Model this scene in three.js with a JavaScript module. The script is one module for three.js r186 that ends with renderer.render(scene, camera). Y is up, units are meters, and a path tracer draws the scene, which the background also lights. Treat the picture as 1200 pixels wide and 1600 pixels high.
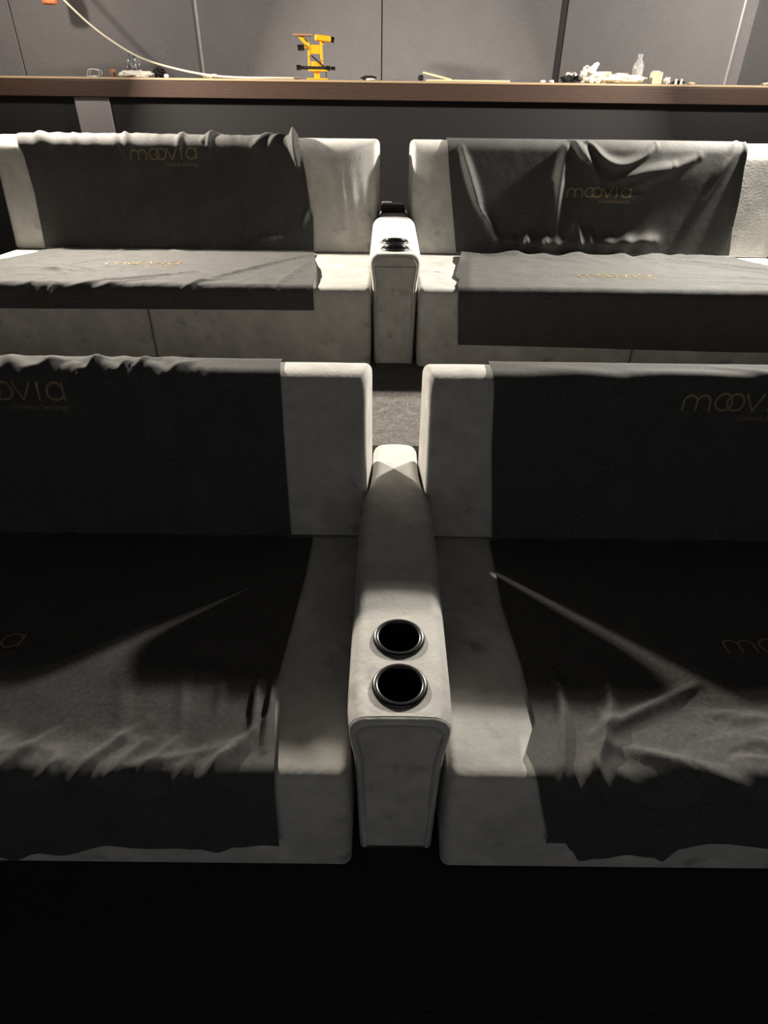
import * as THREE from 'three';
import { mergeGeometries, mergeVertices } from 'three/addons/utils/BufferGeometryUtils.js';
import { RoundedBoxGeometry } from 'three/addons/geometries/RoundedBoxGeometry.js';
import { ImprovedNoise } from 'three/addons/math/ImprovedNoise.js';
import { RectAreaLightUniformsLib } from 'three/addons/lights/RectAreaLightUniformsLib.js';
import { Brush, Evaluator, SUBTRACTION } from 'three-bvh-csg';

// ---------------------------------------------------------------- camera, lights, exposure
const scene = new THREE.Scene();
scene.background = new THREE.Color(0x000000);
const renderer = new THREE.WebGLRenderer({ antialias: true });
renderer.toneMapping = THREE.LinearToneMapping;
renderer.toneMappingExposure = 1.0;
renderer.shadowMap.enabled = true;
RectAreaLightUniformsLib.init();

const camera = new THREE.PerspectiveCamera(77.995, 1200 / 1600, 0.05, 40);
{ // a phone held at head height, tilted down 34 degrees, rolled a little
  const th = 0.6, yaw = 0.0022, roll = 0.013;
  const fw = new THREE.Vector3(Math.sin(yaw) * Math.cos(th), -Math.sin(th), -Math.cos(yaw) * Math.cos(th));
  const r = new THREE.Vector3(Math.cos(yaw), 0, Math.sin(yaw));
  const u = new THREE.Vector3().crossVectors(r, fw);
  const up = u.clone().multiplyScalar(Math.cos(roll)).addScaledVector(r, -Math.sin(roll));
  camera.position.set(-0.04, 1.532, 0);
  camera.up.copy(up);
  camera.lookAt(camera.position.clone().add(fw));
}
// two builder's floodlights hang over the outer ends of the back row, turned inwards
const LAMPS = [
  { pos: [-1.9, 1.96, -3.86], dir: [0.8, -0.4, 0.9], nits: 8000, fill_bulb: 2.0, color: [1, 0.905, 0.78], label: 'orange hanging work floodlight over the left end of the back row' },
  { pos: [2.04, 2.04, -3.76], dir: [-0.8, -0.42, 0.9], nits: 8600, fill_bulb: 5.5, color: [1, 0.94, 0.84], label: 'orange hanging work floodlight over the right end of the back row' },
];

// ---------------------------------------------------------------- helpers
let seed = 12345;
const rnd = () => { seed = (seed * 1664525 + 1013904223) >>> 0; return seed / 4294967296; };
const noise = new ImprovedNoise();
const N = (x, y, z = 0.37) => noise.noise(x, y, z);
const fbm = (x, y, z = 0.37, o = 4) => { let a = 0.5, s = 0; for (let i = 0; i < o; i++) { s += a * N(x, y, z + i * 7.1); x *= 2.03; y *= 2.03; a *= 0.5; } return s; };
const used = {};
function numbered(n) { used[n] = (used[n] ?? -1) + 1; return used[n] ? `${n}_${String(used[n]).padStart(3, '0')}` : n; }
function shade(m) { m.castShadow = true; m.receiveShadow = true; return m; }
function mesh(name, geo, mat, parent) { const m = shade(new THREE.Mesh(geo, mat)); m.name = parent ? name : numbered(name); (parent || scene).add(m); return m; }
function thing(name, label, category, pos = [0, 0, 0], ry = 0, group) {
  const g = new THREE.Group(); g.name = numbered(name); g.position.set(...pos); g.rotation.y = ry;
  g.userData = { label, category }; if (group) g.userData.group = group; scene.add(g); return g;
}
function tag(o, label, category, group) { o.userData.label = label; o.userData.category = category; if (group) o.userData.group = group; return o; }
function struct(name, geo, mat, label) { const m = mesh(name, geo, mat); m.name = name; m.userData.kind = 'structure'; m.userData.label = label; m.userData.category = name.split('_')[0]; return m; }
function box(x0, x1, y0, y1, z0, z1, r = 0) {
  const w = x1 - x0, h = y1 - y0, d = z1 - z0;
  const g = r ? new RoundedBoxGeometry(w, h, d, 2, Math.min(r, w / 2.01, h / 2.01, d / 2.01)) : new THREE.BoxGeometry(w, h, d);
  g.translate((x0 + x1) / 2, (y0 + y1) / 2, (z0 + z1) / 2); metreUV(g); return g;
}
function metreUV(g) { // planar uv in metres chosen per vertex by its normal
  const p = g.attributes.position, n = g.attributes.normal, uv = new Float32Array(p.count * 2);
  for (let i = 0; i < p.count; i++) {
    const ax = Math.abs(n.getX(i)), ay = Math.abs(n.getY(i)), az = Math.abs(n.getZ(i));
    let a, b; if (ay >= ax && ay >= az) { a = p.getX(i); b = p.getZ(i); } else if (ax >= az) { a = p.getZ(i); b = p.getY(i); } else { a = p.getX(i); b = p.getY(i); }
    uv[2 * i] = a; uv[2 * i + 1] = b;
  }
  g.setAttribute('uv', new THREE.BufferAttribute(uv, 2)); return g;
}
function tube(pts, r, seg = 40, rad = 8) { return new THREE.TubeGeometry(new THREE.CatmullRomCurve3(pts.map(p => new THREE.Vector3(...p))), seg, r, rad, false); }
function rod(a, b, r, rad = 12) {
  const A = new THREE.Vector3(...a), B = new THREE.Vector3(...b), g = new THREE.CylinderGeometry(r, r, A.distanceTo(B), rad);
  g.applyQuaternion(new THREE.Quaternion().setFromUnitVectors(new THREE.Vector3(0, 1, 0), B.clone().sub(A).normalize()));
  g.translate((a[0] + b[0]) / 2, (a[1] + b[1]) / 2, (a[2] + b[2]) / 2); return g;
}
const merge = gs => mergeGeometries(gs.map(g => { const q = g.index ? g.toNonIndexed() : g; for (const k of Object.keys(q.attributes)) if (!['position', 'normal', 'uv'].includes(k)) q.deleteAttribute(k); return q; }));

// ---------------------------------------------------------------- textures (colour and fine grain only)
function dataTex(n, fn, srgb, rep) {
  const d = new Uint8Array(n * n * 4);
  for (let j = 0; j < n; j++) for (let i = 0; i < n; i++) { const c = fn(i / n, j / n), k = (j * n + i) * 4; for (let q = 0; q < 3; q++) d[k + q] = Math.max(0, Math.min(255, c[q] * 255)); d[k + 3] = 255; }
  const t = new THREE.DataTexture(d, n, n, THREE.RGBAFormat); t.wrapS = t.wrapT = THREE.RepeatWrapping; t.magFilter = THREE.LinearFilter; t.minFilter = THREE.LinearFilter;
  if (srgb) t.colorSpace = THREE.SRGBColorSpace; t.repeat.set(rep, rep); t.needsUpdate = true; return t;
}
// tiling noise: blend of shifted samples
const tile = (u, v, f, z) => { const a = fbm(u * f, v * f, z), b = fbm((u - 1) * f, v * f, z), c = fbm(u * f, (v - 1) * f, z), d = fbm((u - 1) * f, (v - 1) * f, z); return (a * (1 - u) + b * u) * (1 - v) + (c * (1 - u) + d * u) * v; };
const tint = (c, k) => [c[0] * k, c[1] * k, c[2] * k];
const suedeMap = dataTex(512, (u, v) => { const a = tile(u, v, 5, 1), b = tile(u, v, 22, 9); return tint([0.695, 0.688, 0.668], 1 + a * 0.22 + b * 0.13 + tile(u, v, 13, 17) * 0.12 - Math.max(0, tile(u, v, 9, 31) - 0.16) * 0.9); }, true, 1.25);
const suedeBump = dataTex(512, (u, v) => { const k = 0.5 + tile(u, v, 70, 3) * 0.6 + tile(u, v, 8, 5) * 0.5; return [k, k, k]; }, false, 1.25);
const clothBump = dataTex(512, (u, v) => { const k = 0.5 + 0.18 * Math.sin(u * 512 * 1.57) * Math.sin(v * 512 * 1.57) + tile(u, v, 40, 2) * 0.5; return [k, k, k]; }, false, 2);
const clothMap = dataTex(512, (u, v) => tint([0.276, 0.274, 0.268], 1 + tile(u, v, 60, 4) * 0.35 + tile(u, v, 7, 8) * 0.2), true, 1.5);
const carpetMap = dataTex(512, (u, v) => tint([0.345, 0.33, 0.315], 1 + tile(u, v, 12, 4) * 0.5 + tile(u, v, 55, 8) * 0.8), true, 2.2);
const carpetBump = dataTex(512, (u, v) => { const k = 0.5 + tile(u, v, 60, 12) * 0.9; return [k, k, k]; }, false, 2.2);
const woodMap = dataTex(512, (u, v) => { const g = Math.sin((v * 26 + tile(u, v, 4, 6) * 3.2) * 6.283) * 0.5 + 0.5; return tint([0.30, 0.215, 0.17], 0.8 + g * 0.16 + tile(u, v * 1, 40, 3) * 0.25); }, true, 1.0);
woodMap.repeat.set(0.5, 4);
const wallMap = dataTex(256, (u, v) => tint([0.5, 0.49, 0.5], 1 + tile(u, v, 6, 4) * 0.08 + tile(u, v, 50, 8) * 0.12), true, 1.3);

const M = {
  suede: new THREE.MeshPhysicalMaterial({ map: suedeMap, bumpMap: suedeBump, bumpScale: 0.0012, roughness: 0.95, sheen: 0.35, sheenRoughness: 0.5, sheenColor: new THREE.Color(0.9, 0.88, 0.84) }),
  cloth: new THREE.MeshPhysicalMaterial({ map: clothMap, bumpMap: clothBump, bumpScale: 0.0006, roughness: 0.88, specularIntensity: 0.35, side: THREE.DoubleSide }),
  carpet: new THREE.MeshStandardMaterial({ map: carpetMap, bumpMap: carpetBump, bumpScale: 0.006, roughness: 1 }),
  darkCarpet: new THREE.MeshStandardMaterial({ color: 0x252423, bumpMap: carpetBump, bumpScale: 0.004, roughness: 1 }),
  wood: new THREE.MeshStandardMaterial({ map: woodMap, roughness: 0.5 }),
  wall: new THREE.MeshStandardMaterial({ map: wallMap, roughness: 0.8 }),
  wallDark: new THREE.MeshStandardMaterial({ color: 0x3c393d, roughness: 0.9 }),
  sideWall: new THREE.MeshStandardMaterial({ color: 0x2b2a2d, roughness: 0.9 }),
  ceiling: new THREE.MeshStandardMaterial({ color: 0x232225, roughness: 0.95 }),
  screen: new THREE.MeshStandardMaterial({ color: 0xbfc6d2, roughness: 0.9 }),
  bar: new THREE.MeshStandardMaterial({ color: 0x121011, roughness: 0.75 }),
  greyPanel: new THREE.MeshStandardMaterial({ color: 0x8d8789, roughness: 0.8 }),
  jointShade: new THREE.MeshStandardMaterial({ color: 0x4a474a, roughness: 0.8 }),
  edge: new THREE.MeshStandardMaterial({ color: 0xb39a7c, roughness: 0.45 }),
  trim: new THREE.MeshStandardMaterial({ color: 0xb9b6b6, roughness: 0.4, metalness: 0.4 }),
  black: new THREE.MeshPhysicalMaterial({ color: 0x0b0a0b, roughness: 0.32, clearcoat: 0.5, clearcoatRoughness: 0.2 }),
  blackMatt: new THREE.MeshStandardMaterial({ color: 0x131213, roughness: 0.75 }),
  gold: new THREE.MeshStandardMaterial({ color: 0x8b7a58, roughness: 0.38, metalness: 0.4, side: THREE.DoubleSide }),
  yellow: new THREE.MeshStandardMaterial({ color: 0xf2b21c, roughness: 0.45 }),
  orange: new THREE.MeshStandardMaterial({ color: 0xdd8450, roughness: 0.5 }),
  white: new THREE.MeshStandardMaterial({ color: 0xf6f2e8, roughness: 0.8, side: THREE.DoubleSide }),
  cream: new THREE.MeshStandardMaterial({ color: 0xf3e6c6, roughness: 0.7 }),
  brownCard: new THREE.MeshStandardMaterial({ color: 0xa4795a, roughness: 0.8 }),
  pine: new THREE.MeshStandardMaterial({ color: 0xf0e2b4, roughness: 0.6 }),
  silver: new THREE.MeshStandardMaterial({ color: 0x9a9a9c, roughness: 0.3, metalness: 0.6, side: THREE.DoubleSide }),
  cable: new THREE.MeshStandardMaterial({ color: 0xe6dcc4, roughness: 0.5 }),
  clear: new THREE.MeshPhysicalMaterial({ color: 0xffffff, transmission: 0.8, thickness: 0, roughness: 0.16, ior: 1.5, side: THREE.DoubleSide }),
  blueCap: new THREE.MeshStandardMaterial({ color: 0xb9c6d8, roughness: 0.4 }),
};

// ---------------------------------------------------------------- the room
const PLAT = 0.458;
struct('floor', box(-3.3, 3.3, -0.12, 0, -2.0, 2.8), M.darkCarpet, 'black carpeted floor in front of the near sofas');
{
  const p = thing('platform', 'carpeted step that carries the back row of sofas', 'platform'); p.userData.kind = 'structure';
  mesh('tread', box(-3.3, 3.3, PLAT - 0.03, PLAT, -5.7, -1.985, 0.008), M.carpet, p);
  mesh('riser', box(-3.3, 3.3, 0, PLAT - 0.03, -5.7, -2.0), M.wallDark, p);
}
struct('ceiling', box(-3.42, 3.42, 3.0, 3.12, -5.82, 2.92), M.ceiling, 'grey ceiling above the seats');
struct('wall_left', box(-3.42, -3.3, -0.12, 3.0, -5.82, 2.92), M.sideWall, 'dark grey side wall on the left');
struct('wall_right', box(3.3, 3.42, -0.12, 3.0, -5.82, 2.92), M.sideWall, 'dark grey side wall on the right');
struct('wall_front', box(-3.3, 3.3, -0.12, 3.0, 2.8, 2.92), M.sideWall, 'dark wall at the screen end of the room');
tag(mesh('bounce_screen', box(-2.6, 2.6, 0.55, 2.75, 2.74, 2.78, 0.005), M.screen), 'assumed pale screen behind the camera, added to bounce fill light', 'screen');  // unseen screen, added so the fronts of the sofas get soft fill
struct('wall_recess', box(2.2, 3.3, 0.458, 3.0, -5.82, -5.3), M.wall, 'darker recessed wall at the far right');
{
  const w = struct('wall_back', box(-3.3, 2.196, PLAT, 3.0, -5.69, -4.925), M.wallDark, 'grey panelled wall behind the long counter');
  const joints = [-3.3, -2.35, -1.215, -0.081, 1.03, 2.112];
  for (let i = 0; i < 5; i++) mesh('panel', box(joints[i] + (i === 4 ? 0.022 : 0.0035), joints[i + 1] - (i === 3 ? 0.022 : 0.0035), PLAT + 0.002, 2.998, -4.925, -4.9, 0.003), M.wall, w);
  mesh('panel', box(2.116, 2.196, PLAT + 0.002, 2.998, -4.925, -4.9, 0.003), M.wall, w);
  mesh('joint_strip', box(1.011, 1.049, PLAT + 0.002, 2.998, -4.93, -4.912, 0.002), M.jointShade, w);  // wide dark strip at the joint stands in for a soft shadow band
  for (const x of [-1.215, 2.112]) mesh('joint_strip', box(x - 0.007, x + 0.007, PLAT + 0.002, 2.998, -4.915, -4.894, 0.002), M.trim, w);
}

// ---------------------------------------------------------------- counter behind the back row
const CT = 1.526;
{
  const c = thing('counter', 'long brown wooden counter running behind the back row', 'counter', [0, PLAT, -4.39]);
  const y = CT - PLAT;
  mesh('worktop', box(-3.0, 3.25, y - 0.013, y, -0.5, 0.004, 0.005), M.edge, c);
  mesh('fascia', box(-3.0, 3.25, y - 0.096, y - 0.0135, -0.5, 0, 0.004), M.wood, c);
  mesh('front_panel', box(-3.0, 3.25, 0, y - 0.097, -0.5, -0.035), M.bar, c);
  const g = mesh('cover_panel', box(-1.876, -1.674, 0.1, y - 0.098, -0.034, -0.02, 0.003), M.greyPanel, c); g.userData.label = 'pale grey upright panel';
}

// ---------------------------------------------------------------- swept solids
function dense(poly, step = 0.012) { // resample a closed polyline of [z, y]
  const out = [];
  for (let i = 0; i < poly.length; i++) { const a = poly[i], b = poly[(i + 1) % poly.length], n = Math.max(1, Math.round(Math.hypot(b[0] - a[0], b[1] - a[1]) / step)); for (let k = 0; k < n; k++) out.push([a[0] + (b[0] - a[0]) * k / n, a[1] + (b[1] - a[1]) * k / n]); }
  return out;
}
function roundPoly(pts, rad, n = 7) { // rounded corners, pts [z,y], rad per corner
  const out = [];
  pts.forEach((p, i) => {
    const a = pts[(i + pts.length - 1) % pts.length], b = pts[(i + 1) % pts.length], r = rad[i];
    const ua = [a[0] - p[0], a[1] - p[1]], ub = [b[0] - p[0], b[1] - p[1]], la = Math.hypot(...ua), lb = Math.hypot(...ub);
    const A = [p[0] + ua[0] / la * r, p[1] + ua[1] / la * r], B = [p[0] + ub[0] / lb * r, p[1] + ub[1] / lb * r];
    for (let k = 0; k <= n; k++) { const t = k / n; out.push([A[0] * (1 - t) ** 2 + 2 * p[0] * t * (1 - t) + B[0] * t * t, A[1] * (1 - t) ** 2 + 2 * p[1] * t * (1 - t) + B[1] * t * t]); }
  });
  return out;
}
function sweepX(poly, x0, x1, r, bulge, step = 0.03) { // closed solid, cross-section in (z,y), rounded ends
  let area = 0; poly.forEach((p, i) => { const q = poly[(i + 1) % poly.length]; area += p[0] * q[1] - q[0] * p[1]; });
  if (area < 0) poly = poly.slice().reverse();
  const m = poly.length, nor = poly.map((p, i) => { const a = poly[(i + m - 1) % m], b = poly[(i + 1) % m], l = Math.hypot(b[0] - a[0], b[1] - a[1]) || 1; return [(b[1] - a[1]) / l, -(b[0] - a[0]) / l]; });
  const xs = [], ins = [], K = 6;
  for (let k = 0; k <= K; k++) { const t = r * (1 - Math.cos(k / K * Math.PI / 2)); xs.push(x0 + t); ins.push(r * (1 - Math.sin(k / K * Math.PI / 2))); }
  const nm = Math.max(2, Math.round((x1 - x0 - 2 * r) / step)); for (let k = 1; k < nm; k++) { xs.push(x0 + r + (x1 - x0 - 2 * r) * k / nm); ins.push(0); }
  for (let k = K; k >= 0; k--) { const t = r * (1 - Math.cos(k / K * Math.PI / 2)); xs.push(x1 - t); ins.push(r * (1 - Math.sin(k / K * Math.PI / 2))); }
  const pos = [], uv = [], idx = []; const per = [0]; for (let i = 0; i < m; i++) { const a = poly[i], b = poly[(i + 1) % m]; per.push(per[i] + Math.hypot(b[0] - a[0], b[1] - a[1])); }
  xs.forEach((x, s) => { for (let i = 0; i <= m; i++) { const p = poly[i % m], q = nor[i % m], d = -ins[s] + (bulge ? bulge(x, p[0], p[1], q) : 0); pos.push(x, p[1] + q[1] * d, p[0] + q[0] * d); uv.push(x, per[i]); } });
  const W = m + 1;
  for (let s = 0; s < xs.length - 1; s++) for (let i = 0; i < m; i++) { const a = s * W + i, b = a + 1, c = a + W, d = c + 1; idx.push(a, c, b, b, c, d); }
  for (const [s, flip] of [[0, 0], [xs.length - 1, 1]]) {
    let cz = 0, cy = 0; for (let i = 0; i < m; i++) { cy += pos[(s * W + i) * 3 + 1]; cz += pos[(s * W + i) * 3 + 2]; }
    const c = pos.length / 3; pos.push(xs[s], cy / m, cz / m); uv.push(cz / m, cy / m);
    const o = pos.length / 3; for (let i = 0; i < m; i++) { const k = (s * W + i) * 3; pos.push(pos[k], pos[k + 1], pos[k + 2]); uv.push(pos[k + 2], pos[k + 1]); }
    for (let i = 0; i < m; i++) { const j = (i + 1) % m; flip ? idx.push(c, o + j, o + i) : idx.push(c, o + i, o + j); }
  }
  const g = new THREE.BufferGeometry(); g.setAttribute('position', new THREE.Float32BufferAttribute(pos, 3)); g.setAttribute('uv', new THREE.Float32BufferAttribute(uv, 2)); g.setIndex(idx); g.computeVertexNormals();
  // weld normals across the perimeter seam
  const n = g.attributes.normal; for (let s = 0; s < xs.length; s++) { const a = s * W, b = a + m; const v = new THREE.Vector3(n.getX(a) + n.getX(b), n.getY(a) + n.getY(b), n.getZ(a) + n.getZ(b)).normalize(); n.setXYZ(a, v.x, v.y, v.z); n.setXYZ(b, v.x, v.y, v.z); }
  return g;
}

// ---------------------------------------------------------------- sofas: two seat blocks and two backrests each
const ROWS = [{ z: -0.803, y: 0.001, n: 'front' }, { z: -2.776, y: PLAT + 0.001, n: 'back' }];
const HALF = 0.1035, FAR = 2.055, MID = 1.066;
const seatPoly = dense(roundPoly([[0.044, 0.0], [0.044, 0.343], [-0.857, 0.29], [-0.90, 0.285], [-0.90, 0.0]], [0.012, 0.04, 0.02, 0.01, 0.01]), 0.02);
const backPoly = dense(roundPoly([[-0.862, 0.292], [-0.926, 0.8175], [-1.085, 0.8175], [-1.085, 0.0], [-0.905, 0.0], [-0.905, 0.287]], [0.012, 0.07, 0.06, 0.01, 0.01, 0.004]), 0.02);
function sofa(row, side, label) {
  const t = thing('sofa', label, 'sofa', [0, row.y, row.z], 0, row.n + ' row of sofas');
  const span = (a, b) => side < 0 ? [-b, -a] : [a, b];
  const q = row.n === 'back' ? 5 : 1;
  const soft = (x, z, y, n) => (y > 0.2 ? 0.0025 * fbm(x * 5 + q, y * 5 + z * 5, side * 3.3) : 0);
  for (const [a, b] of [[HALF, MID - 0.0015], [MID + 0.0015, FAR]]) mesh('seat', sweepX(seatPoly, ...span(a, b), 0.022, soft), M.suede, t);
  for (const [a, b] of [[0.078, MID - 0.0015], [MID + 0.0015, FAR]]) {
    const g = sweepX(backPoly, ...span(a, b), 0.022, (x, z, y, n) => {
      let h = soft(x, z, y, n);
      if (q === 5 && side < 0 && n[1] < 0.6 && n[0] > 0.3) for (const [px, py, w] of [[-0.2, 0.52, 0.016], [-0.255, 0.5, 0.02], [-0.14, 0.53, 0.018]]) h += 0.010 * Math.exp(-(((x - px + (y - py) * 0.12) / w) ** 2) - ((y - py) / 0.12) ** 2);
      return h;
    }, 0.02);
    if (a < 0.5) { // the inner end is a wedge: narrower at the front than at the rear
      const p = g.attributes.position;
      for (let i = 0; i < p.count; i++) { const X = p.getX(i), d = Math.abs(X) - 0.078, k = Math.max(0, 1 - d / 0.2), fr = Math.max(0, Math.min(1, (p.getZ(i) + 1.06) / 0.13)); p.setX(i, X + Math.sign(X) * 0.014 * k * fr); if (q === 5) p.setZ(i, p.getZ(i) - (side < 0 ? 0.03 : 0.012) * Math.max(0, 1 - d / 0.16) ** 2 * fr * Math.max(0, Math.min(1, (p.getY(i) - 0.38) / 0.2))); }
      g.computeVertexNormals();
    }
    mesh('backrest', g, M.suede, t);
  }
  return t;
}
sofa(ROWS[0], -1, 'pale suede sofa of the near row, left of the twin cup holders');
sofa(ROWS[0], 1, 'pale suede sofa of the near row, right of the twin cup holders');
sofa(ROWS[1], -1, 'pale suede sofa of the far row, left of the far armrest console');
sofa(ROWS[1], 1, 'pale suede sofa of the far row, right of the far armrest console');

// ---------------------------------------------------------------- armrest consoles with cup holders
const CH = 0.474, CUPS = [-0.0905, -0.2281];
function consoleSection(w, h, inset) { // half outline, [x, y] list going over the top from left foot to right foot
  const prof = [[0.83, 0.0], [0.86, 0.18], [0.89, 0.31], [0.92, 0.356], [0.96, 0.385], [1, 0.425]];
  const R = prof.map(([k, y]) => [w * k - inset, y]); const r = 0.036, out = [];
  for (let i = 0; i <= 8; i++) { const a = i / 8 * Math.PI / 2; out.push([w - inset - r + r * Math.cos(a), h - inset - r + r * Math.sin(a)]); }
  const right = [...R, ...out]; // foot to top middle
  const top = [[0.5 * (w - r), h - inset + 0.0015], [0, h - inset + 0.002], [-0.5 * (w - r), h - inset + 0.0015]];
  return [...right, ...top, ...right.slice().reverse().map(([x, y]) => [-x, y])];
}
function consoleGeo() {
  const all = [[-0.007, 0.104, 0.0175], [-0.0005, 0.104, 0.0155], [0, 0.104, 0.012], ...[1, 2, 3, 4, 5].map(k => { const a = k / 5 * Math.PI / 2; return [-0.014 * (1 - Math.cos(a)), 0.104, 0.012 * (1 - Math.sin(a))]; }), [-0.03, 0.1065, 0], [-0.055, 0.109, 0]];
  for (const z of [-0.1, -0.2, -0.3, -0.4, -0.5, -0.6, -0.7, -0.78]) all.push([z, 0.11, 0]);
  for (const [z, w] of [[-0.8, 0.109], [-0.83, 0.105], [-0.86, 0.097], [-0.9, 0.087], [-0.95, 0.0805], [-1.0, 0.077], [-1.04, 0.0765], [-1.1, 0.0765], [-1.15, 0.0765]]) all.push([z, w, 0]);
  for (const k of [1, 2, 3, 4]) { const a = k / 4 * Math.PI / 2; all.push([-1.15 - 0.03 * Math.sin(a), 0.0765, 0.022 * (1 - Math.cos(a))]); }
  const pos = [], uv = [], idx = []; let W;
  for (const [z, w, ins] of all) { const sec = consoleSection(w, CH, ins); W = sec.length; let L = 0; sec.forEach((p, i) => { if (i) L += Math.hypot(p[0] - sec[i - 1][0], p[1] - sec[i - 1][1]); pos.push(p[0], p[1], z); uv.push(L, z); }); }
  for (let s = 0; s < all.length - 1; s++) for (let i = 0; i < W; i++) { const j = (i + 1) % W, a = s * W + i, b = s * W + j, c = a + W, d = b + W; idx.push(a, b, c, b, d, c); }
  for (const [s, f] of [[0, 0], [all.length - 1, 1]]) {
    const c = pos.length / 3, z = all[s][0]; pos.push(0, 0.2, z); uv.push(0, 0.2);
    const o = pos.length / 3; for (let i = 0; i < W; i++) { const k = (s * W + i) * 3; pos.push(pos[k], pos[k + 1], z); uv.push(pos[k], pos[k + 1]); }
    for (let i = 0; i < W; i++) { const j = (i + 1) % W; f ? idx.push(c, o + j, o + i) : idx.push(c, o + i, o + j); }
  }
  const g = new THREE.BufferGeometry(); g.setAttribute('position', new THREE.Float32BufferAttribute(pos, 3)); g.setAttribute('uv', new THREE.Float32BufferAttribute(uv, 2)); g.setIndex(idx);
  // orient outward
  g.computeVertexNormals(); const nr = g.attributes.normal, mid = Math.floor(W / 2) + W * 11; if (nr.getY(mid) < 0) { const ix = g.index.array; for (let i = 0; i < ix.length; i += 3) { const t = ix[i]; ix[i] = ix[i + 1]; ix[i + 1] = t; } g.computeVertexNormals(); }
  return g;
}
let consoleBody;
{
  const ev = new Evaluator(); ev.useGroups = false;
  let b = new Brush(consoleGeo()); b.updateMatrixWorld();
  for (const z of CUPS) { const c = new Brush(new THREE.CylinderGeometry(0.052, 0.052, 0.24, 48)); c.position.set(0, CH, z); c.updateMatrixWorld(); b = ev.evaluate(b, c, SUBTRACTION); }
  consoleBody = b.geometry;
}
const ringGeo = new THREE.LatheGeometry([[0.0455, -0.004], [0.0455, 0.004], [0.0475, 0.0065], [0.0510, 0.0078], [0.0555, 0.0068], [0.0588, 0.0035], [0.0594, 0.0005], [0.054, -0.001]].map(p => new THREE.Vector2(...p)), 56);
const wellGeo = new THREE.LatheGeometry([[0.0, -0.085], [0.038, -0.085], [0.0415, -0.08], [0.046, -0.0035], [0.0485, -0.0005], [0.05, -0.004], [0.044, -0.088], [0, -0.089]].map(p => new THREE.Vector2(...p)), 48);
const panelGeo = (() => { // upholstered panel let into the front end
  const sh = new THREE.Shape(consoleSection(0.104, CH, 0.0185).map(([x, y], i) => new THREE.Vector2(x, Math.max(0.006, y))));
  const g = new THREE.ExtrudeGeometry(sh, { depth: 0.004, bevelEnabled: true, bevelThickness: 0.002, bevelSize: 0.002, bevelSegments: 2, curveSegments: 8 }); g.translate(0, 0, -0.008); return g;
})();
function armConsole(row, label) {
  const t = thing('armrest_console', label, 'armrest', [0, row.y, row.z], 0, 'armrest consoles between the sofas');
  mesh('body', consoleBody, M.suede, t);
  mesh('front_panel', panelGeo, M.suede, t);
  const sec = consoleSection(0.104, CH, 0.0155).filter(p => p[1] > 0.1).map(([x, y]) => [x, y, 0.0005]); // piping round the front face
  mesh('piping', tube(sec, 0.0036, 160, 8), M.suede, t);
  const sec2 = consoleSection(0.1045, CH, 0.0015).filter(p => p[1] > 0.33).map(([x, y]) => [x, y, -0.014]);
  mesh('piping', tube(sec2, 0.0022, 120, 6), M.suede, t);
  for (const z of CUPS) { const c = mesh('cup_holder', wellGeo, M.black, t); c.position.set(0, CH + 0.002, z); mesh('rim', ringGeo, M.black, c).userData.label = 'glossy black rim'; }
  return t;
}
armConsole(ROWS[0], 'suede armrest console with two black cup holders in the near row');
armConsole(ROWS[1], 'suede armrest console between the sofas of the far row');

// ---------------------------------------------------------------- dust covers
function pathOf(pts) { // open polyline [z,y] -> sampler by arc length with smoothed normals
  const L = [0]; for (let i = 1; i < pts.length; i++) L.push(L[i - 1] + Math.hypot(pts[i][0] - pts[i - 1][0], pts[i][1] - pts[i - 1][1]));
  const at = s => { let i = 1; while (i < L.length - 1 && L[i] < s) i++; const t = (s - L[i - 1]) / (L[i] - L[i - 1]); return [pts[i - 1][0] + (pts[i][0] - pts[i - 1][0]) * t, pts[i - 1][1] + (pts[i][1] - pts[i - 1][1]) * t]; };
  return { len: L[L.length - 1], at, nor: s => { const a = at(s - 0.012), b = at(s + 0.012), l = Math.hypot(b[0] - a[0], b[1] - a[1]); return [(b[1] - a[1]) / l, -(b[0] - a[0]) / l]; } };
}
const arcPts = (c, r, a0, a1, n = 10) => Array.from({ length: n + 1 }, (_, i) => { const a = a0 + (a1 - a0) * i / n; return [c[0] + r * Math.cos(a), c[1] + r * Math.sin(a)]; });
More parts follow.
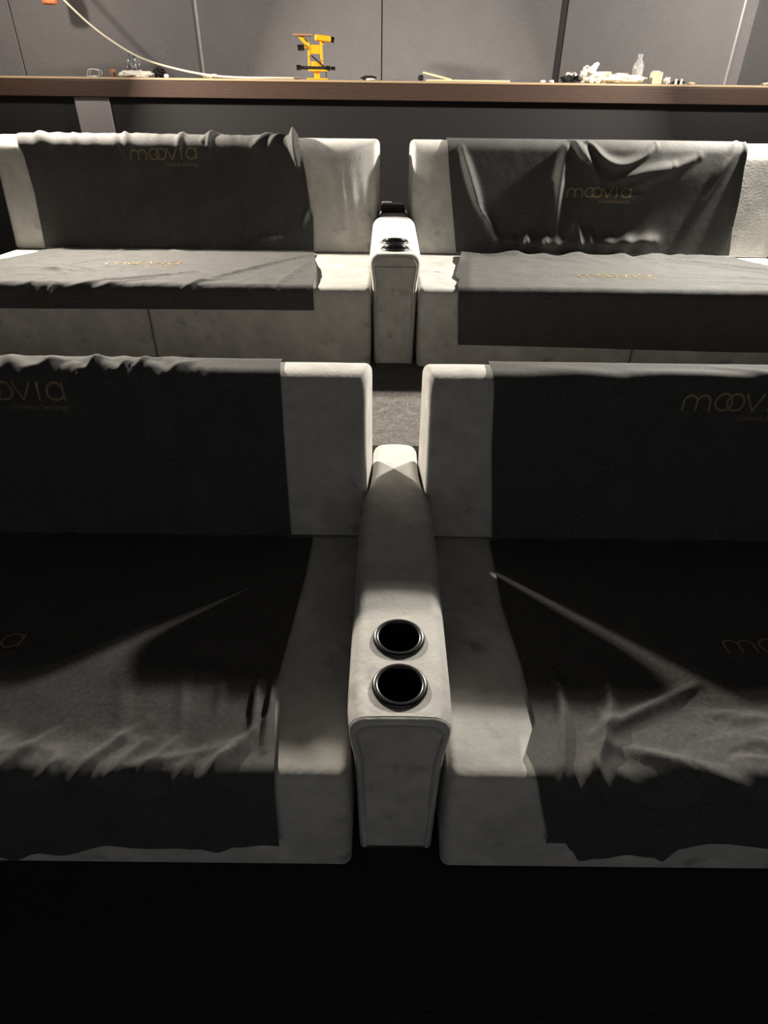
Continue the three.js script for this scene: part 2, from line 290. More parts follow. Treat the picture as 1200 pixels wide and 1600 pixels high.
// arc length runs from the crease between seat and back
const seatPath = pathOf([[-0.857, 0.29], ...arcPts([0.012, 0.310], 0.032, Math.PI * 0.5, 0), [0.044, -0.2]]);
const backPath = pathOf([[-0.857, 0.29], ...arcPts([-0.975, 0.7675], 0.05, 0.1, Math.PI / 2), ...arcPts([-1.035, 0.7675], 0.05, Math.PI / 2, Math.PI), [-1.085, 0.0]]);
const seatSign = -1; // normal flips for the seat, which runs forward
const lerpList = (list, s, soft) => { if (s <= list[0][0]) return list[0][1]; for (let i = 1; i < list.length; i++) if (s <= list[i][0]) { let t = (s - list[i - 1][0]) / (list[i][0] - list[i - 1][0]); if (soft) t = t * t * (3 - 2 * t); return list[i - 1][1] + (list[i][1] - list[i - 1][1]) * t; } return list[list.length - 1][1]; };
const fold = (X, s, [x0, s0, x1, s1, a, w, c = 0]) => { // a soft ridge from one point to another; c bends it
  const dx = x1 - x0, ds = s1 - s0, l2 = dx * dx + ds * ds; let t = ((X - x0) * dx + (s - s0) * ds) / l2; const tt = Math.max(0, Math.min(1, t)), l = Math.sqrt(l2);
  const bend = c * Math.sin(tt * Math.PI);
  const px = x0 + dx * tt - ds / l * bend, ps = s0 + ds * tt + dx / l * bend; const d2 = (X - px) ** 2 + (s - ps) ** 2;
  const taper = Math.sin(Math.max(0.04, Math.min(0.96, tt)) * Math.PI) ** 0.5;
  const ww = w * (0.55 + 0.45 * taper);
  return a * taper * Math.exp(-d2 / (ww * ww));
};
const logo = (() => {
  const W = 1024, H = 288, c = document.createElement('canvas'); c.width = W; c.height = H; const g = c.getContext('2d');
  g.fillStyle = '#000'; g.fillRect(0, 0, W, H); g.strokeStyle = '#fff'; g.lineWidth = 17; g.lineCap = 'round'; g.lineJoin = 'round';
  const st = f => { g.beginPath(); f(); g.stroke(); };
  const B = 178, T = 40, r = 62, cy = B - r;
  st(() => { g.moveTo(22, B); g.lineTo(22, cy); g.arc(72, cy, 50, Math.PI, 0); g.lineTo(122, B); });
  st(() => { g.moveTo(122, cy); g.arc(172, cy, 50, Math.PI, 0); g.lineTo(222, B); });
  st(() => { g.arc(322, cy, r, 0, 6.284); });
  st(() => { g.arc(412, cy, r, 0, 6.284); });
  st(() => { g.moveTo(486, T + 16); g.lineTo(550, B); g.lineTo(614, T + 16); });
  st(() => { g.moveTo(670, T + 16); g.lineTo(670, B); });
  st(() => { g.arc(796, cy, r, 0, 6.284); }); st(() => { g.moveTo(858, T + 16); g.lineTo(858, B); });
  g.fillStyle = '#fff'; g.font = '58px sans-serif'; g.textAlign = 'right'; g.fillText('Cinema Seatings', 880, 256);
  const t = new THREE.CanvasTexture(c); return t;
})();
M.print = M.gold.clone(); M.print.alphaMap = logo; M.print.transparent = true;

// spec: kind, row, xL(s) list, xR(s) list, s0, s1(X) list, folds, extra(X,s)
function cover(spec) {
  const { row, kind, label } = spec, path = kind === 'seat' ? seatPath : backPath, sg = kind === 'seat' ? -1 : 1;
  const R = ROWS[row], q = spec.q;
  const surf = (X, s, off = 0) => {
    const p = path.at(s), n = path.nor(s); let h = 0.007 + off;
    h += 0.0016 * (1 + fbm(X * 4 + q, s * 4, q, 3)) + 0.0003 * N(X * 30, s * 30, q);
    for (const f of spec.folds) h += fold(X, s, f);
    if (spec.extra) h += spec.extra(X, s);
    return [X, R.y + p[1] + sg * n[1] * h, R.z + p[0] + sg * n[0] * h];
  };
  const grid = (nu, nv, f) => {
    const pos = [], uv = [], idx = [];
    for (let j = 0; j <= nv; j++) for (let i = 0; i <= nu; i++) { const [P, U] = f(i / nu, j / nv); pos.push(...P); uv.push(...U); }
    for (let j = 0; j < nv; j++) for (let i = 0; i < nu; i++) { const a = j * (nu + 1) + i, b = a + 1, c = a + nu + 1, d = c + 1; sg > 0 ? idx.push(a, b, c, b, d, c) : idx.push(a, c, b, b, c, d); }
    const g = new THREE.BufferGeometry(); g.setAttribute('position', new THREE.Float32BufferAttribute(pos, 3)); g.setAttribute('uv', new THREE.Float32BufferAttribute(uv, 2)); g.setIndex(idx); g.computeVertexNormals(); return g;
  };
  const cx = (spec.xL[0][1] + spec.xR[0][1]) / 2;
  const t = thing('dust_cover', label, 'cover', [0, 0, 0], 0, spec.group);
  mesh('cloth', grid(260, 150, (u, v) => {
    const sEst = spec.s0 + (spec.sMax - spec.s0) * v; let X = lerpList(spec.xL, sEst) * (1 - u) + lerpList(spec.xR, sEst) * u;
    const s0 = spec.top ? lerpList(spec.top, X) : spec.s0, s = s0 + (lerpList(spec.hem, X, true) - s0) * v;
    return [surf(X, s), [X, s]];
  }), M.cloth, t);
  const [lx, ls, lw, lh, tilt = 0] = spec.logo;
  mesh('print', grid(90, 24, (u, v) => { const X = lx + (u - 0.5) * lw, s = kind === 'seat' ? ls - (v - 0.5) * lh + (u - 0.5) * tilt : ls + (v - 0.5) * lh + (u - 0.5) * tilt; return [surf(X, s, 0.0016), [u, v]]; }), M.print, t).userData.label = 'gold outline lettering';
  return t;
}
const G = 'dark dust covers spread over the sofas';
const hang = (a, k, ph) => (X, s) => { const t = Math.max(0, Math.min(1, (s - 0.9) / 0.22)); return t * a * (1 + Math.sin(X * k + ph + 1.3 * Math.sin(X * 3.1 + ph))); };
const bunch = (x0, x1, a, k, s0 = 0.56, w = 0.07) => (X, s) => { const e = Math.max(0, Math.min(1, (X - x0) / 0.06)) * Math.max(0, Math.min(1, (x1 - X) / 0.06)); return e * a * Math.min(1.25, 0.15 + 2.6 * Math.abs(N(X * 6.3, 8.2, k))) * (0.5 + 0.5 * Math.sin(X * k + (s - 0.5) * 38 + 5.5 * N(X * 7, 3.1))) * Math.exp(-(((s - s0) / w) ** 2)); };

const crease = (X, s, f, z, a) => { const n = 1 - Math.abs(N(X * f + 2.1 * N(X * 3, s * 5, z), s * f * 1.7, z)) * 3.2; return a * Math.max(0, n) ** 2; }; // sharp little ridges of crumpled cloth
// near row, left
cover({ row: 0, kind: 'back', q: 1.1, group: G, label: 'dark cover over the backrest of the near left sofa', s0: 0.012, sMax: 1.12, hem: [[-3, 1.12], [3, 1.12]],  // unseen rear drop lengthened to cut bounce onto the far row
  xL: [[0, -1.98], [0.8, -1.97]], xR: [[0, -0.338], [0.27, -0.341], [0.51, -0.341], [0.6, -0.352], [0.8, -0.35]], logo: [-1.112, 0.47, 0.4, 0.112],
  folds: [[-0.83, 0.52, -0.76, 0.6, 0.014, 0.014], [-0.8, 0.5, -0.72, 0.62, 0.012, 0.012], [-0.95, 0.5, -0.85, 0.6, 0.012, 0.014], [-1.1, 0.53, -0.95, 0.6, 0.01, 0.016], [-0.68, 0.52, -0.6, 0.6, 0.009, 0.016]],
  extra: (X, s) => bunch(-1.35, -0.6, 0.017, 62)(X, s) + bunch(-1.6, -0.5, 0.008, 117, 0.55, 0.05)(X, s) });
cover({ row: 0, kind: 'seat', q: 2.7, group: G, label: 'creased dark cover over the seat of the near left sofa', s0: 0.012, sMax: 1.13,
  hem: [[-2, 1.16], [-0.906, 1.165], [-0.876, 1.184], [-0.816, 1.157], [-0.763, 1.175], [-0.636, 1.132], [-0.504, 1.124], [-0.45, 1.138], [-0.408, 1.16], [-0.36, 1.135], [-0.287, 1.111], [-0.2, 1.1]],
  xL: [[0, -1.98], [1.2, -1.98]], xR: [[0, -0.266], [0.213, -0.267], [0.5, -0.282], [0.667, -0.289], [0.834, -0.267], [0.917, -0.256], [1.1, -0.261]], logo: [-1.10, 0.53, 0.4, 0.112, -0.03],
  folds: [[-0.62, 0.93, -0.53, 0.8, 0.009, 0.013], [-0.7, 0.94, -0.56, 0.76, 0.012, 0.014], [-0.57, 0.94, -0.47, 0.8, 0.007, 0.01], [-0.42, 0.93, -0.3, 0.77, 0.016, 0.018], [-0.48, 0.94, -0.42, 0.84, 0.009, 0.012], [-0.39, 0.9, -0.36, 0.84, 0.008, 0.013], [-0.335, 0.63, -0.318, 0.8, 0.014, 0.011], [-0.296, 0.62, -0.286, 0.84, 0.016, 0.010], [-0.86, 0.93, -0.74, 0.78, 0.011, 0.016], [-0.95, 0.94, -0.85, 0.82, 0.01, 0.015], [-0.52, 0.6, -0.48, 0.78, 0.004, 0.014], [-0.42, 0.62, -0.41, 0.74, 0.004, 0.012], [-0.68, 0.6, -0.6, 0.8, 0.003, 0.02], [-0.78, 0.94, -0.7, 0.86, 0.008, 0.011], [-0.66, 0.95, -0.62, 0.88, 0.007, 0.009]],
  extra: (X, s) => hang(0.006, 19, 0.4)(X, s) + crease(X + s * 0.6, s, 5, 6.3, 0.007) * Math.exp(-(((s - 0.88) / 0.09) ** 2)) });
// near row, right
cover({ row: 0, kind: 'back', q: 3.9, group: G, label: 'dark cover over the backrest of the near right sofa', s0: 0.012, sMax: 1.12, hem: [[-3, 1.12], [3, 1.12]],  // hidden rear drop made long to dim light bounced backwards
  xL: [[0, 0.319], [0.319, 0.289], [0.583, 0.276], [0.8, 0.275]], xR: [[0, 1.98], [0.8, 1.98]], logo: [1.03, 0.462, 0.4, 0.112],
  folds: [[0.7, 0.56, 1.1, 0.53, 0.008, 0.03], [0.95, 0.6, 1.25, 0.5, 0.009, 0.02], [0.4, 0.58, 0.62, 0.55, 0.005, 0.03]] });
cover({ row: 0, kind: 'seat', q: 4.3, group: G, label: 'crumpled dark cover over the seat of the near right sofa', s0: 0.012, sMax: 1.13,
  hem: [[0, 1.1], [0.331, 1.1], [0.375, 1.105], [0.395, 1.135], [0.421, 1.179], [0.46, 1.16], [0.521, 1.13], [0.575, 1.14], [0.605, 1.161], [0.632, 1.114], [0.7, 1.1], [0.829, 1.102], [2, 1.11]],
  xL: [[0, 0.308], [0.355, 0.296], [0.583, 0.308], [0.774, 0.308], [0.859, 0.271], [0.918, 0.285], [1.1, 0.331]], xR: [[0, 1.98], [1.2, 1.98]], logo: [1.04, 0.51, 0.4, 0.112],
  folds: [[0.335, 0.9, 0.385, 0.6, 0.017, 0.013, 0.01], [0.36, 0.92, 0.51, 0.6, 0.018, 0.016, 0.03], [0.39, 0.9, 0.46, 0.72, 0.009, 0.012, 0.02], [0.43, 0.79, 0.72, 0.64, 0.018, 0.017, 0.0], [0.46, 0.82, 0.76, 0.92, 0.019, 0.018, 0.0], [0.5, 0.905, 0.62, 0.94, 0.010, 0.015, 0.01], [0.46, 0.88, 0.56, 0.96, 0.010, 0.015, 0.01], [0.41, 0.86, 0.44, 0.96, 0.014, 0.014], [0.385, 0.89, 0.36, 0.97, 0.012, 0.012], [0.78, 0.8, 0.9, 0.86, 0.008, 0.016], [0.85, 0.78, 0.98, 0.75, 0.008, 0.014], [0.8, 0.9, 0.93, 0.82, 0.008, 0.013], [0.88, 0.92, 1.0, 0.84, 0.01, 0.014], [0.7, 0.73, 0.86, 0.74, 0.006, 0.012]],
  extra: (X, s) => hang(0.006, 23, 1.1)(X, s) + Math.max(0, Math.min(1, (X - 0.6) / 0.15)) * Math.exp(-(((s - 0.83) / 0.13) ** 2)) * 0.012 * Math.abs(fbm(X * 8, s * 11, 5.2)) * 2 + crease(X, s, 6, 3.3, 0.006) * Math.max(0, Math.min(1, (X - 0.6) / 0.15)) * Math.exp(-(((s - 0.84) / 0.12) ** 2)) });
// far row, left
cover({ row: 1, kind: 'back', q: 5.2, group: G, label: 'dark cover over the backrest of the far left sofa', s0: 0.012, sMax: 0.8, hem: [[-3, 0.78], [3, 0.8]],
  xL: [[0, -1.886], [0.28, -1.882], [0.455, -1.897], [0.594, -1.937], [0.8, -1.94]], xR: [[0, -0.43], [0.175, -0.427], [0.384, -0.458], [0.617, -0.506], [0.8, -0.51]], logo: [-1.153, 0.45, 0.41, 0.115, 0.012],
  folds: [[-0.53, 0.62, -0.5, 0.42, 0.05, 0.02], [-0.72, 0.5, -0.6, 0.6, 0.016, 0.02], [-0.64, 0.5, -0.56, 0.6, 0.016, 0.018], [-0.98, 0.52, -0.9, 0.62, 0.014, 0.016], [-1.1, 0.5, -1.08, 0.6, 0.014, 0.02], [-0.95, 0.5, -0.93, 0.6, 0.012, 0.012], [-0.49, 0.14, -0.45, 0.22, 0.01, 0.014], [-0.47, 0.45, -0.44, 0.2, 0.01, 0.012], [-0.8, 0.02, -0.62, 0.08, 0.012, 0.02]],
  extra: (X, s) => bunch(-1.9, -1.25, 0.014, 70)(X, s) + bunch(-1.5, -0.6, 0.006, 41, 0.57, 0.05)(X, s) });
cover({ row: 1, kind: 'seat', q: 6.6, group: G, label: 'dark cover with short front drop on the seat of the far left sofa', s0: 0.012, sMax: 0.985,
  hem: [[-3, 0.99], [0, 0.978]], top: [[-1.97, 0.45], [-1.9, 0.24], [-1.84, 0.02], [-0.5, 0.02], [-0.36, 0.1]],
  xL: [[0, -1.98], [1.2, -1.97]], xR: [[0.012, -0.42], [0.158, -0.417], [0.4, -0.375], [0.622, -0.352], [0.9, -0.344], [1.2, -0.347]], logo: [-1.178, 0.45, 0.41, 0.16, -0.03],
  folds: [[-0.42, 0.1, -0.86, 0.9, 0.012, 0.018], [-1.45, 0.93, -0.9, 0.62, 0.009, 0.014, 0.04], [-1.38, 0.94, -1.0, 0.75, 0.006, 0.013, 0.03], [-1.7, 0.5, -1.35, 0.75, 0.007, 0.016, -0.08], [-1.75, 0.6, -1.4, 0.82, 0.007, 0.016, -0.08], [-1.62, 0.62, -1.42, 0.66, 0.006, 0.012], [-1.52, 0.9, -1.5, 0.97, 0.016, 0.02], [-1.45, 0.9, -1.47, 0.97, 0.016, 0.016], [-0.37, 0.3, -0.35, 0.9, 0.009, 0.016], [-1.18, 0.05, -1.0, 0.25, 0.012, 0.03], [-0.42, 0.35, -0.5, 0.9, 0.008, 0.02], [-0.95, 0.95, -0.7, 0.75, 0.006, 0.012]],
  extra: (X, s) => 0.004 * Math.abs(fbm(X * 7, s * 12, 2.2)) + crease(X, s, 3.2, 4.4, 0.0055) * Math.max(0.25, Math.min(1, (-1.0 - X) / 0.4)) + crease(X, s, 7.5, 1.4, 0.002) });
// far row, right
cover({ row: 1, kind: 'back', q: 7.4, group: G, label: 'loosely hung folded cover over the backrest of the far right sofa', s0: 0.012, sMax: 0.8, hem: [[-3, 0.8], [3, 0.78]],
  xL: [[0, 0.342], [0.393, 0.283], [0.547, 0.264], [0.8, 0.26]], xR: [[0, 1.824], [0.2, 1.80], [0.438, 1.782], [0.611, 1.79], [0.8, 1.8]], logo: [1.093, 0.30, 0.4, 0.1],
  folds: [[0.34, 0.5, 0.46, 0.2, 0.03, 0.02], [0.46, 0.22, 0.58, 0.04, 0.03, 0.02], [0.87, 0.5, 0.87, 0.06, 0.045, 0.035, -0.02], [0.9, 0.54, 0.98, 0.44, 0.03, 0.025], [0.98, 0.53, 1.32, 0.52, 0.035, 0.022, -0.09], [0.96, 0.5, 1.06, 0.36, 0.024, 0.02], [1.12, 0.36, 1.42, 0.44, 0.022, 0.025], [1.2, 0.32, 1.55, 0.48, 0.016, 0.025], [1.04, 0.3, 1.28, 0.3, 0.016, 0.02], [0.55, 0.075, 1.0, 0.06, 0.02, 0.028], [1.0, 0.06, 1.4, 0.085, 0.02, 0.028], [1.74, 0.55, 1.62, 0.3, 0.03, 0.022], [1.78, 0.54, 1.8, 0.16, 0.03, 0.014], [0.7, 0.05, 0.72, 0.13, 0.02, 0.016], [0.8, 0.02, 0.82, 0.12, 0.02, 0.016], [1.0, 0.05, 0.98, 0.16, 0.024, 0.02], [1.06, 0.05, 1.04, 0.14, 0.02, 0.018], [0.93, 0.05, 0.96, 0.3, 0.02, 0.03]],
  extra: (X, s) => 0.018 * Math.max(0, 1 - Math.abs(X - 1.35) / 0.42) * Math.exp(-(((s - 0.42) / 0.12) ** 2)) + 0.02 * Math.max(0, Math.min(1, (X - 0.5) / 0.15)) * Math.max(0, Math.min(1, (1.5 - X) / 0.15)) * Math.exp(-(((s - 0.075) / 0.04) ** 2)) * (0.5 + 0.5 * Math.sin(X * 46 + 4 * N(X * 6, 2.9))) });
cover({ row: 1, kind: 'seat', q: 8.8, group: G, label: 'dark cover with long front drop on the seat of the far right sofa', s0: 0.012, sMax: 1.13,
  hem: [[0.2, 1.122], [1.66, 1.14], [2, 1.142]], top: [[0.26, 0.14], [0.36, 0.06], [0.5, 0.05], [1.72, 0.05], [1.8, 0.07], [1.86, 0.16], [1.92, 0.36], [2.0, 0.62]],
  xL: [[0.012, 0.36], [0.09, 0.355], [0.317, 0.315], [0.6, 0.275], [0.7, 0.29], [0.8, 0.27], [0.913, 0.268], [1.125, 0.282]], xR: [[0, 2.0], [1.2, 1.98]], logo: [1.042, 0.62, 0.41, 0.15, -0.03],
  folds: [[0.35, 0.06, 0.31, 0.3, 0.03, 0.03], [0.6, 0.1, 1.0, 0.3, 0.01, 0.022, -0.03], [1.4, 0.12, 1.95, 0.55, 0.014, 0.018], [1.3, 0.1, 1.9, 0.65, 0.01, 0.018], [1.55, 0.6, 1.95, 0.75, 0.008, 0.016], [1.35, 0.7, 1.95, 0.82, 0.006, 0.016], [0.45, 0.08, 0.9, 0.1, 0.012, 0.03], [0.9, 0.08, 1.3, 0.1, 0.012, 0.03], [1.38, 0.07, 1.8, 0.1, 0.016, 0.03], [1.0, 0.1, 1.1, 0.32, 0.008, 0.03], [1.25, 0.93, 1.3, 0.97, 0.01, 0.015]],
  extra: (X, s) => 0.003 * Math.abs(fbm(X * 7, s * 12, 9.2)) + crease(X, s, 3.0, 7.7, 0.004) * Math.max(0.3, Math.min(1, (X - 1.1) / 0.4)) + 0.016 * Math.exp(-(((s - 0.08) / 0.06) ** 2)) * (0.5 + 0.5 * Math.sin(X * 34 + 5 * N(X * 4, 1.7))) * Math.min(1, 2.5 * Math.abs(N(X * 5, 4.4))) });

// ---------------------------------------------------------------- small things on the far console and the counter
{
  const b = thing('folded_pouch', 'small black pouch lying on the rear of the far armrest console', 'pouch', [-0.005, ROWS[1].y + CH + 0.004, -3.83]);
  mesh('pouch_body', box(-0.066, 0.066, 0, 0.022, -0.1, 0.085, 0.01), M.blackMatt, b);
  mesh('glint_bar', box(-0.06, -0.005, 0.0215, 0.03, -0.085, -0.07, 0.004), M.trim, b);  // pale bar standing in for a highlight on the black shape
}
function crumple(name, label, cat, x, z, rx, ry, rz, mat, k, amp = 0.4, group) {
  const g = mergeVertices((() => { const q = new THREE.IcosahedronGeometry(1, 5); q.deleteAttribute('normal'); q.deleteAttribute('uv'); return q; })()); const p = g.attributes.position;
  for (let i = 0; i < p.count; i++) {
    const X = p.getX(i), Y = p.getY(i), Z = p.getZ(i); const n = 1 + amp * (Math.abs(N(X * 2 + k, Y * 2, Z * 2 + k)) * 2.4 - 0.6) + amp * 0.5 * N(X * 5 + k, Y * 5, Z * 5);
    p.setXYZ(i, X * n * rx, Math.max(-0.98, Y * n) * ry + ry, Z * n * rz);
  }
  const f = g.toNonIndexed(); f.computeVertexNormals(); metreUV(f); f.computeBoundingBox(); f.translate(0, -f.boundingBox.min.y, 0);
  const m = mesh(name, f, mat); m.position.set(x, CT + 0.0005, z); tag(m, label, cat, group); return m;
}
{ // yellow clamp stand with black knobs
  const t = thing('clamp_stand', 'yellow metal stand with black knobs in the middle of the counter', 'stand', [-0.455, CT, -4.5], 0.12);
  mesh('foot', merge([box(-0.06, 0.06, 0, 0.008, -0.045, 0.045, 0.003), box(-0.016, 0.016, 0.006, 0.045, -0.012, 0.012, 0.003)]), M.yellow, t);
  mesh('lower_plate', box(-0.05, 0.062, 0.04, 0.05, -0.03, 0.03, 0.003), M.yellow, t);
  mesh('collar', merge([box(-0.03, 0.036, 0.06, 0.088, -0.02, 0.02, 0.006)]), M.yellow, t);
  const cr = mesh('cross_bar', rod([-0.095, 0.057, 0.024], [0.062, 0.055, 0.024], 0.0085), M.blackMatt, t);
  mesh('bar_cap', rod([-0.118, 0.057, 0.024], [-0.094, 0.057, 0.024], 0.013), M.black, cr); mesh('bar_cap', rod([0.052, 0.056, 0.024], [0.076, 0.055, 0.024], 0.012), M.black, cr);
  mesh('knob', rod([0.082, 0.056, 0.01], [0.106, 0.055, 0.01], 0.009), M.black, t); mesh('stem', rod([0.03, 0.056, 0.008], [0.084, 0.056, 0.01], 0.004), M.blackMatt, t);
  for (const x of [-0.042, 0.03]) mesh('upright', box(x - 0.007, x + 0.007, 0.06, 0.175, -0.014, 0.014, 0.002), M.yellow, t);
  mesh('web', box(-0.036, 0.025, 0.122, 0.165, 0.002, 0.012, 0.002), M.yellow, t);
  mesh('gusset', rod([-0.045, 0.165, 0], [-0.09, 0.205, 0], 0.011), M.yellow, t); mesh('gusset', rod([0.03, 0.17, 0], [0.05, 0.2, 0], 0.011), M.yellow, t);
  mesh('top_plate', box(-0.125, -0.02, 0.204, 0.215, -0.03, 0.03, 0.003), M.brownCard, t);
  const tp = mesh('jaw', box(-0.022, 0.07, 0.185, 0.214, -0.035, 0.035, 0.008), M.yellow, t); tp.rotation.z = -0.08; tp.position.set(0, -0.002, 0);
  mesh('grip', rod([0.068, 0.195, 0], [0.105, 0.188, 0], 0.014), M.black, t);
  mesh('knob', rod([-0.105, 0.15, 0.01], [-0.068, 0.152, 0.01], 0.015), M.black, t); mesh('stem', rod([-0.07, 0.152, 0.01], [-0.042, 0.152, 0.006], 0.006), M.yellow, t);
  mesh('lever', rod([-0.03, 0.115, 0.02], [0.045, 0.06, 0.024], 0.004), M.blackMatt, t);
  mesh('pin', rod([0.052, 0.048, 0.02], [0.052, 0.004, 0.026], 0.003), M.blackMatt, t);
}
{ // clutter, left
  const w = thing('wire_holder', 'small wire holder on the counter near the left end', 'holder', [-1.75, CT, -4.46]);
  mesh('hoop', tube([[-0.04, 0.002, 0], [-0.03, 0.03, 0], [-0.02, 0.036, 0], [0.02, 0.034, 0], [0.032, 0.028, 0], [0.03, 0.003, 0]], 0.003), M.trim, w);
  mesh('hoop', tube([[-0.04, 0.002, -0.04], [-0.03, 0.03, -0.04], [-0.02, 0.036, -0.04], [0.02, 0.034, -0.04], [0.032, 0.028, -0.04], [0.03, 0.003, -0.04]], 0.003), M.trim, w);
  mesh('tray', box(-0.038, 0.032, 0.0005, 0.006, -0.045, 0.004, 0.002), M.clear, w);
  const c = thing('paper_cup', 'little brown paper cup on the counter beside the white paper', 'cup', [-1.637, CT, -4.46]);
  mesh('cup_wall', new THREE.LatheGeometry([[0.0, 0.001], [0.012, 0.001], [0.017, 0.038], [0.015, 0.038], [0.011, 0.004], [0, 0.004]].map(p => new THREE.Vector2(...p)), 24), M.brownCard, c);
  crumple('crumpled_paper', 'flat heap of white paper on the counter at the left', 'paper', -1.5, -4.45, 0.105, 0.017, 0.04, M.white, 1.3, 0.25);
  crumple('crumpled_bag', 'crumpled silver plastic bag standing behind the white paper', 'bag', -1.54, -4.56, 0.035, 0.058, 0.035, M.silver, 4.7, 0.4);
  crumple('dark_rag', 'small black crumpled lump right of the white paper', 'rag', -1.368, -4.47, 0.032, 0.026, 0.026, M.blackMatt, 2.9, 0.5);
  crumple('paper_scrap', 'tiny white scrap right of the black crumpled lump', 'scrap', -1.322, -4.44, 0.012, 0.008, 0.012, M.white, 8.1, 0.4);
  crumple('yellow_scrap', 'dull yellow scrap near the pale wall joint', 'scrap', -1.1, -4.6, 0.05, 0.01, 0.03, M.cream, 6.1, 0.4);
  tag(mesh('power_cable', tube([[-2.12, 2.2, -4.42], [-1.826, 1.873, -4.45], [-1.68, 1.745, -4.45], [-1.517, 1.645, -4.45], [-1.424, 1.608, -4.45], [-1.25, 1.567, -4.45], [-1.065, 1.54, -4.45], [-0.9, CT + 0.006, -4.45], [-0.7, CT + 0.006, -4.47], [-0.56, CT + 0.006, -4.55]], 0.0055, 120, 8), M.cable), 'cream power cable hanging down onto the left of the counter', 'cable');
  const o = thing('hanging_fitting', 'orange fitting hanging at the top left in front of the wall', 'fitting', [-1.97, 1.862, -4.6], 0);
  mesh('shell', new THREE.LatheGeometry([[0, 0], [0.036, 0.002], [0.042, 0.01], [0.042, 0.07], [0.034, 0.09], [0.014, 0.11], [0.009, 0.15], [0, 0.15]].map(p => new THREE.Vector2(...p)), 32), M.orange, o);
  mesh('cord', tube([[0, 0.145, 0], [0.0, 0.4, 0], [-0.01, 0.8, 0], [0, 1.144, 0]], 0.006), M.orange, o);
}
{ // clutter, middle
  crumple('black_rag', 'small black rag on the counter right of the yellow stand', 'rag', -0.15, -4.5, 0.04, 0.012, 0.03, M.blackMatt, 3.3, 0.4);
  crumple('paper_wad', 'flat white wad in front of the small black rag', 'scrap', -0.14, -4.42, 0.028, 0.005, 0.018, M.white, 5.3, 0.3);
  const p = tag(mesh('wooden_offcut', box(-0.085, 0.085, -0.005, 0.005, -0.015, 0.015, 0.002), M.pine), 'short pale wooden offcut propped up at one end', 'offcut'); p.position.set(0.245, CT + 0.024, -4.44); p.rotation.z = -0.2;
  crumple('dark_block', 'little dark block under the raised end of the offcut', 'block', 0.15, -4.45, 0.016, 0.015, 0.016, M.blackMatt, 1.9, 0.2);
  const q = tag(mesh('wooden_strip', box(-0.24, 0.24, 0, 0.008, -0.012, 0.012, 0.002), M.pine), 'long pale wooden strip lying along the counter edge', 'strip'); q.position.set(0.42, CT + 0.0005, -4.405);
  crumple('paper_scrap', 'left of the two white scraps near the dark band on the wall', 'scrap', 0.855, -4.42, 0.014, 0.006, 0.012, M.white, 2.2, 0.4, 'white scraps on the counter');
  crumple('paper_scrap', 'right of the two white scraps near the dark lump', 'scrap', 0.905, -4.42, 0.013, 0.006, 0.012, M.white, 7.7, 0.4, 'white scraps on the counter');
}
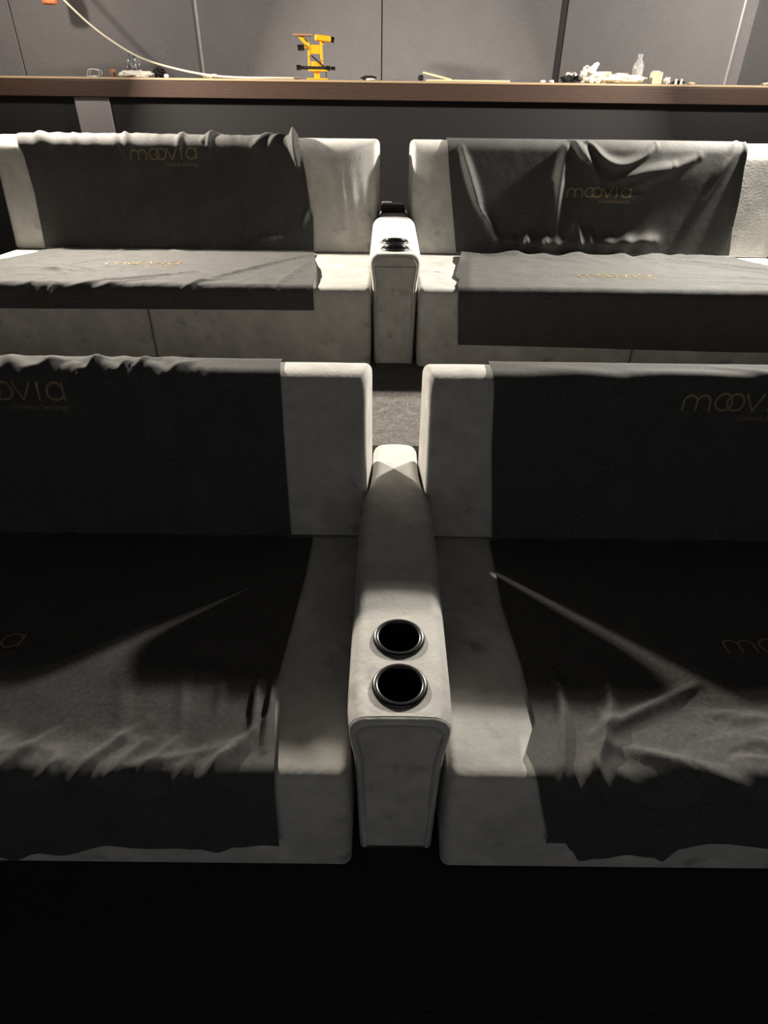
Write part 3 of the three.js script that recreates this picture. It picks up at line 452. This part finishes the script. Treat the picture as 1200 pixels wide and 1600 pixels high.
{ // clutter, right
  crumple('dark_cloth', 'dark crumpled cloth at the left end of the right-hand clutter', 'cloth', 1.02, -4.47, 0.05, 0.018, 0.035, M.blackMatt, 3.8, 0.4);
  crumple('white_wad', 'white wad lying on top of the dark cloth', 'paper', 1.045, -4.55, 0.034, 0.026, 0.03, M.white, 9.4, 0.4);
  crumple('crumpled_wrapper', 'tall pointed crumpled white wrapper beside the dark cloth', 'wrapper', 1.125, -4.46, 0.05, 0.042, 0.04, M.white, 5.9, 0.65);
  for (const [x, z, w, h, ry, n] of [[1.2, -4.52, 0.03, 0.055, 0.2, 'leftmost narrow cream carton standing behind the paper heap'], [1.245, -4.53, 0.05, 0.056, -0.15, 'middle cream carton standing behind the paper heap'], [1.335, -4.53, 0.07, 0.05, 0.1, 'widest cream carton standing left of the clear bottle']]) {
    const c = thing('small_carton', n, 'carton', [x, CT, z], ry, 'cream cartons on the counter'); mesh('carton_body', box(-w / 2, w / 2, 0, h, -0.02, 0.02, 0.002), M.cream, c); mesh('flap', box(-w / 2, w / 2, h, h + 0.002, -0.02, 0.006), M.white, c);
  }
  crumple('paper_heap', 'wide heap of cream paper at the counter edge below the bottle', 'paper', 1.32, -4.44, 0.13, 0.022, 0.04, M.cream, 7.2, 0.2);
  crumple('paper_heap', 'small cream paper ball left of the wide heap', 'paper', 1.168, -4.405, 0.016, 0.014, 0.012, M.cream, 2.4, 0.3);
  const b = thing('plastic_bottle', 'clear plastic bottle standing on the counter at the right', 'bottle', [1.415, CT, -4.5]);
  mesh('bottle_body', new THREE.LatheGeometry([[0, 0.002], [0.028, 0.002], [0.031, 0.008], [0.031, 0.03], [0.0295, 0.034], [0.031, 0.04], [0.031, 0.07], [0.0295, 0.074], [0.031, 0.08], [0.029, 0.092], [0.018, 0.112], [0.0125, 0.12], [0.0125, 0.128], [0.011, 0.128], [0.011, 0.12], [0.0165, 0.111], [0.0272, 0.092], [0.029, 0.08], [0.0278, 0.074], [0.029, 0.07], [0.029, 0.04], [0.0278, 0.034], [0.029, 0.03], [0.029, 0.01], [0.026, 0.004], [0, 0.004]].map(p => new THREE.Vector2(...p)), 36), M.clear, b);
  mesh('bottle_cap', new THREE.LatheGeometry([[0, 0.142], [0.0135, 0.142], [0.0145, 0.14], [0.0145, 0.127], [0.0126, 0.127]].map(p => new THREE.Vector2(...p)), 28), M.blueCap, b);
  const d = thing('small_box', 'upright cream box right of the clear bottle', 'box', [1.515, CT, -4.46], 0.15); mesh('box_body', box(-0.03, 0.03, 0, 0.058, -0.02, 0.02, 0.003), M.cream, d); mesh('lid', box(-0.022, 0.012, 0.058, 0.064, -0.018, 0.018, 0.002), M.white, d);
  crumple('paper_scrap', 'white scrap leaning by the upright cream box', 'scrap', 1.578, -4.45, 0.018, 0.016, 0.014, M.white, 4.2, 0.4);
  crumple('dark_pebble', 'flat dark bit lying right of the cream box', 'scrap', 1.65, -4.46, 0.036, 0.008, 0.02, M.blackMatt, 6.8, 0.4);
  for (const [x, n] of [[1.625, 'left one of two tiny white stubs right of the cream box'], [1.655, 'right one of two tiny white stubs right of the cream box']]) { const s = tag(mesh('white_stub', new THREE.CylinderGeometry(0.006, 0.007, 0.026, 12), M.white), n, 'stub', 'white stubs on the counter'); s.position.set(x, CT + 0.0135, -4.43); }
  crumple('paper_scrap', 'pale scrap at the far right end of the counter clutter', 'scrap', 1.72, -4.44, 0.02, 0.006, 0.014, M.cream, 3.1, 0.4);
  tag(mesh('power_cable', tube([[2.16, CT + 0.006, -4.5], [2.22, CT + 0.012, -4.55], [2.4, 1.62, -4.75], [2.7, 1.8, -5.0], [3.0, 1.9, -5.3]], 0.006, 60, 8), M.cable), 'grey cable rising from the right end of the counter', 'cable');
}

// ---------------------------------------------------------------- floodlights (just outside the frame)
for (const L of LAMPS) {
  const dir = new THREE.Vector3(...L.dir).normalize();
  const t = thing('work_floodlight', L.label, 'lamp', L.pos);
  const head = new THREE.Group(); head.name = 'head'; head.quaternion.setFromUnitVectors(new THREE.Vector3(0, 0, -1), dir); t.add(head);
  mesh('housing', box(-0.075, 0.075, -0.06, 0.06, 0.008, 0.05, 0.008), M.orange, head);
  const em = new THREE.MeshStandardMaterial({ color: 0x222222, emissive: new THREE.Color(...L.color), emissiveIntensity: 8 });
  mesh('lens', box(-0.055, 0.055, -0.042, 0.042, 0.001, 0.008), em, head);
  mesh('bracket', tube([[-0.075, 0, 0.03], [-0.09, 0, 0.03], [-0.09, 0.085, 0.035], [0, 0.1, 0.035], [0.09, 0.085, 0.035], [0.09, 0, 0.03], [0.075, 0, 0.03]], 0.005), M.black, head);
  const ud = new THREE.Vector3(0, 0.1, 0.035).applyQuaternion(head.quaternion);
  mesh('cord', rod([ud.x, ud.y, ud.z], [ud.x, 3.0 - L.pos[1], ud.z], 0.005), M.blackMatt, t);
  const a = new THREE.RectAreaLight(new THREE.Color(...L.color), L.nits, 0.1, 0.08); a.castShadow = true;
  a.position.set(...L.pos).addScaledVector(dir, 0.003); a.lookAt(new THREE.Vector3(...L.pos).addScaledVector(dir, 2)); 
  scene.add(a);
  // extra point light beside each head, added to brighten the back wall
  const by = 0.1, bx = 0.15 * Math.sign(L.pos[0]); mesh('fill_bulb', new THREE.SphereGeometry(0.03, 20, 14).translate(bx, by, 0), em, t);
  mesh('fill_bulb_socket', new THREE.LatheGeometry([[0, by + 0.075], [0.014, by + 0.075], [0.018, by + 0.06], [0.018, by + 0.028], [0, by + 0.028]].map(p => new THREE.Vector2(...p)), 20).translate(bx, 0, 0), M.blackMatt, t);
  mesh('fill_bulb_lead', tube([[bx, by + 0.07, 0], [bx * 0.9, by + 0.16, 0], [bx * 0.4, by + 0.25, 0], [ud.x, by + 0.32, ud.z]], 0.004), M.blackMatt, t);
  const b = new THREE.PointLight(new THREE.Color(...L.color), L.fill_bulb, 0, 2); b.castShadow = true; b.shadow.radius = 1.5; b.position.set(L.pos[0] + bx, L.pos[1] + by, L.pos[2]); scene.add(b);
}
renderer.render(scene, camera);
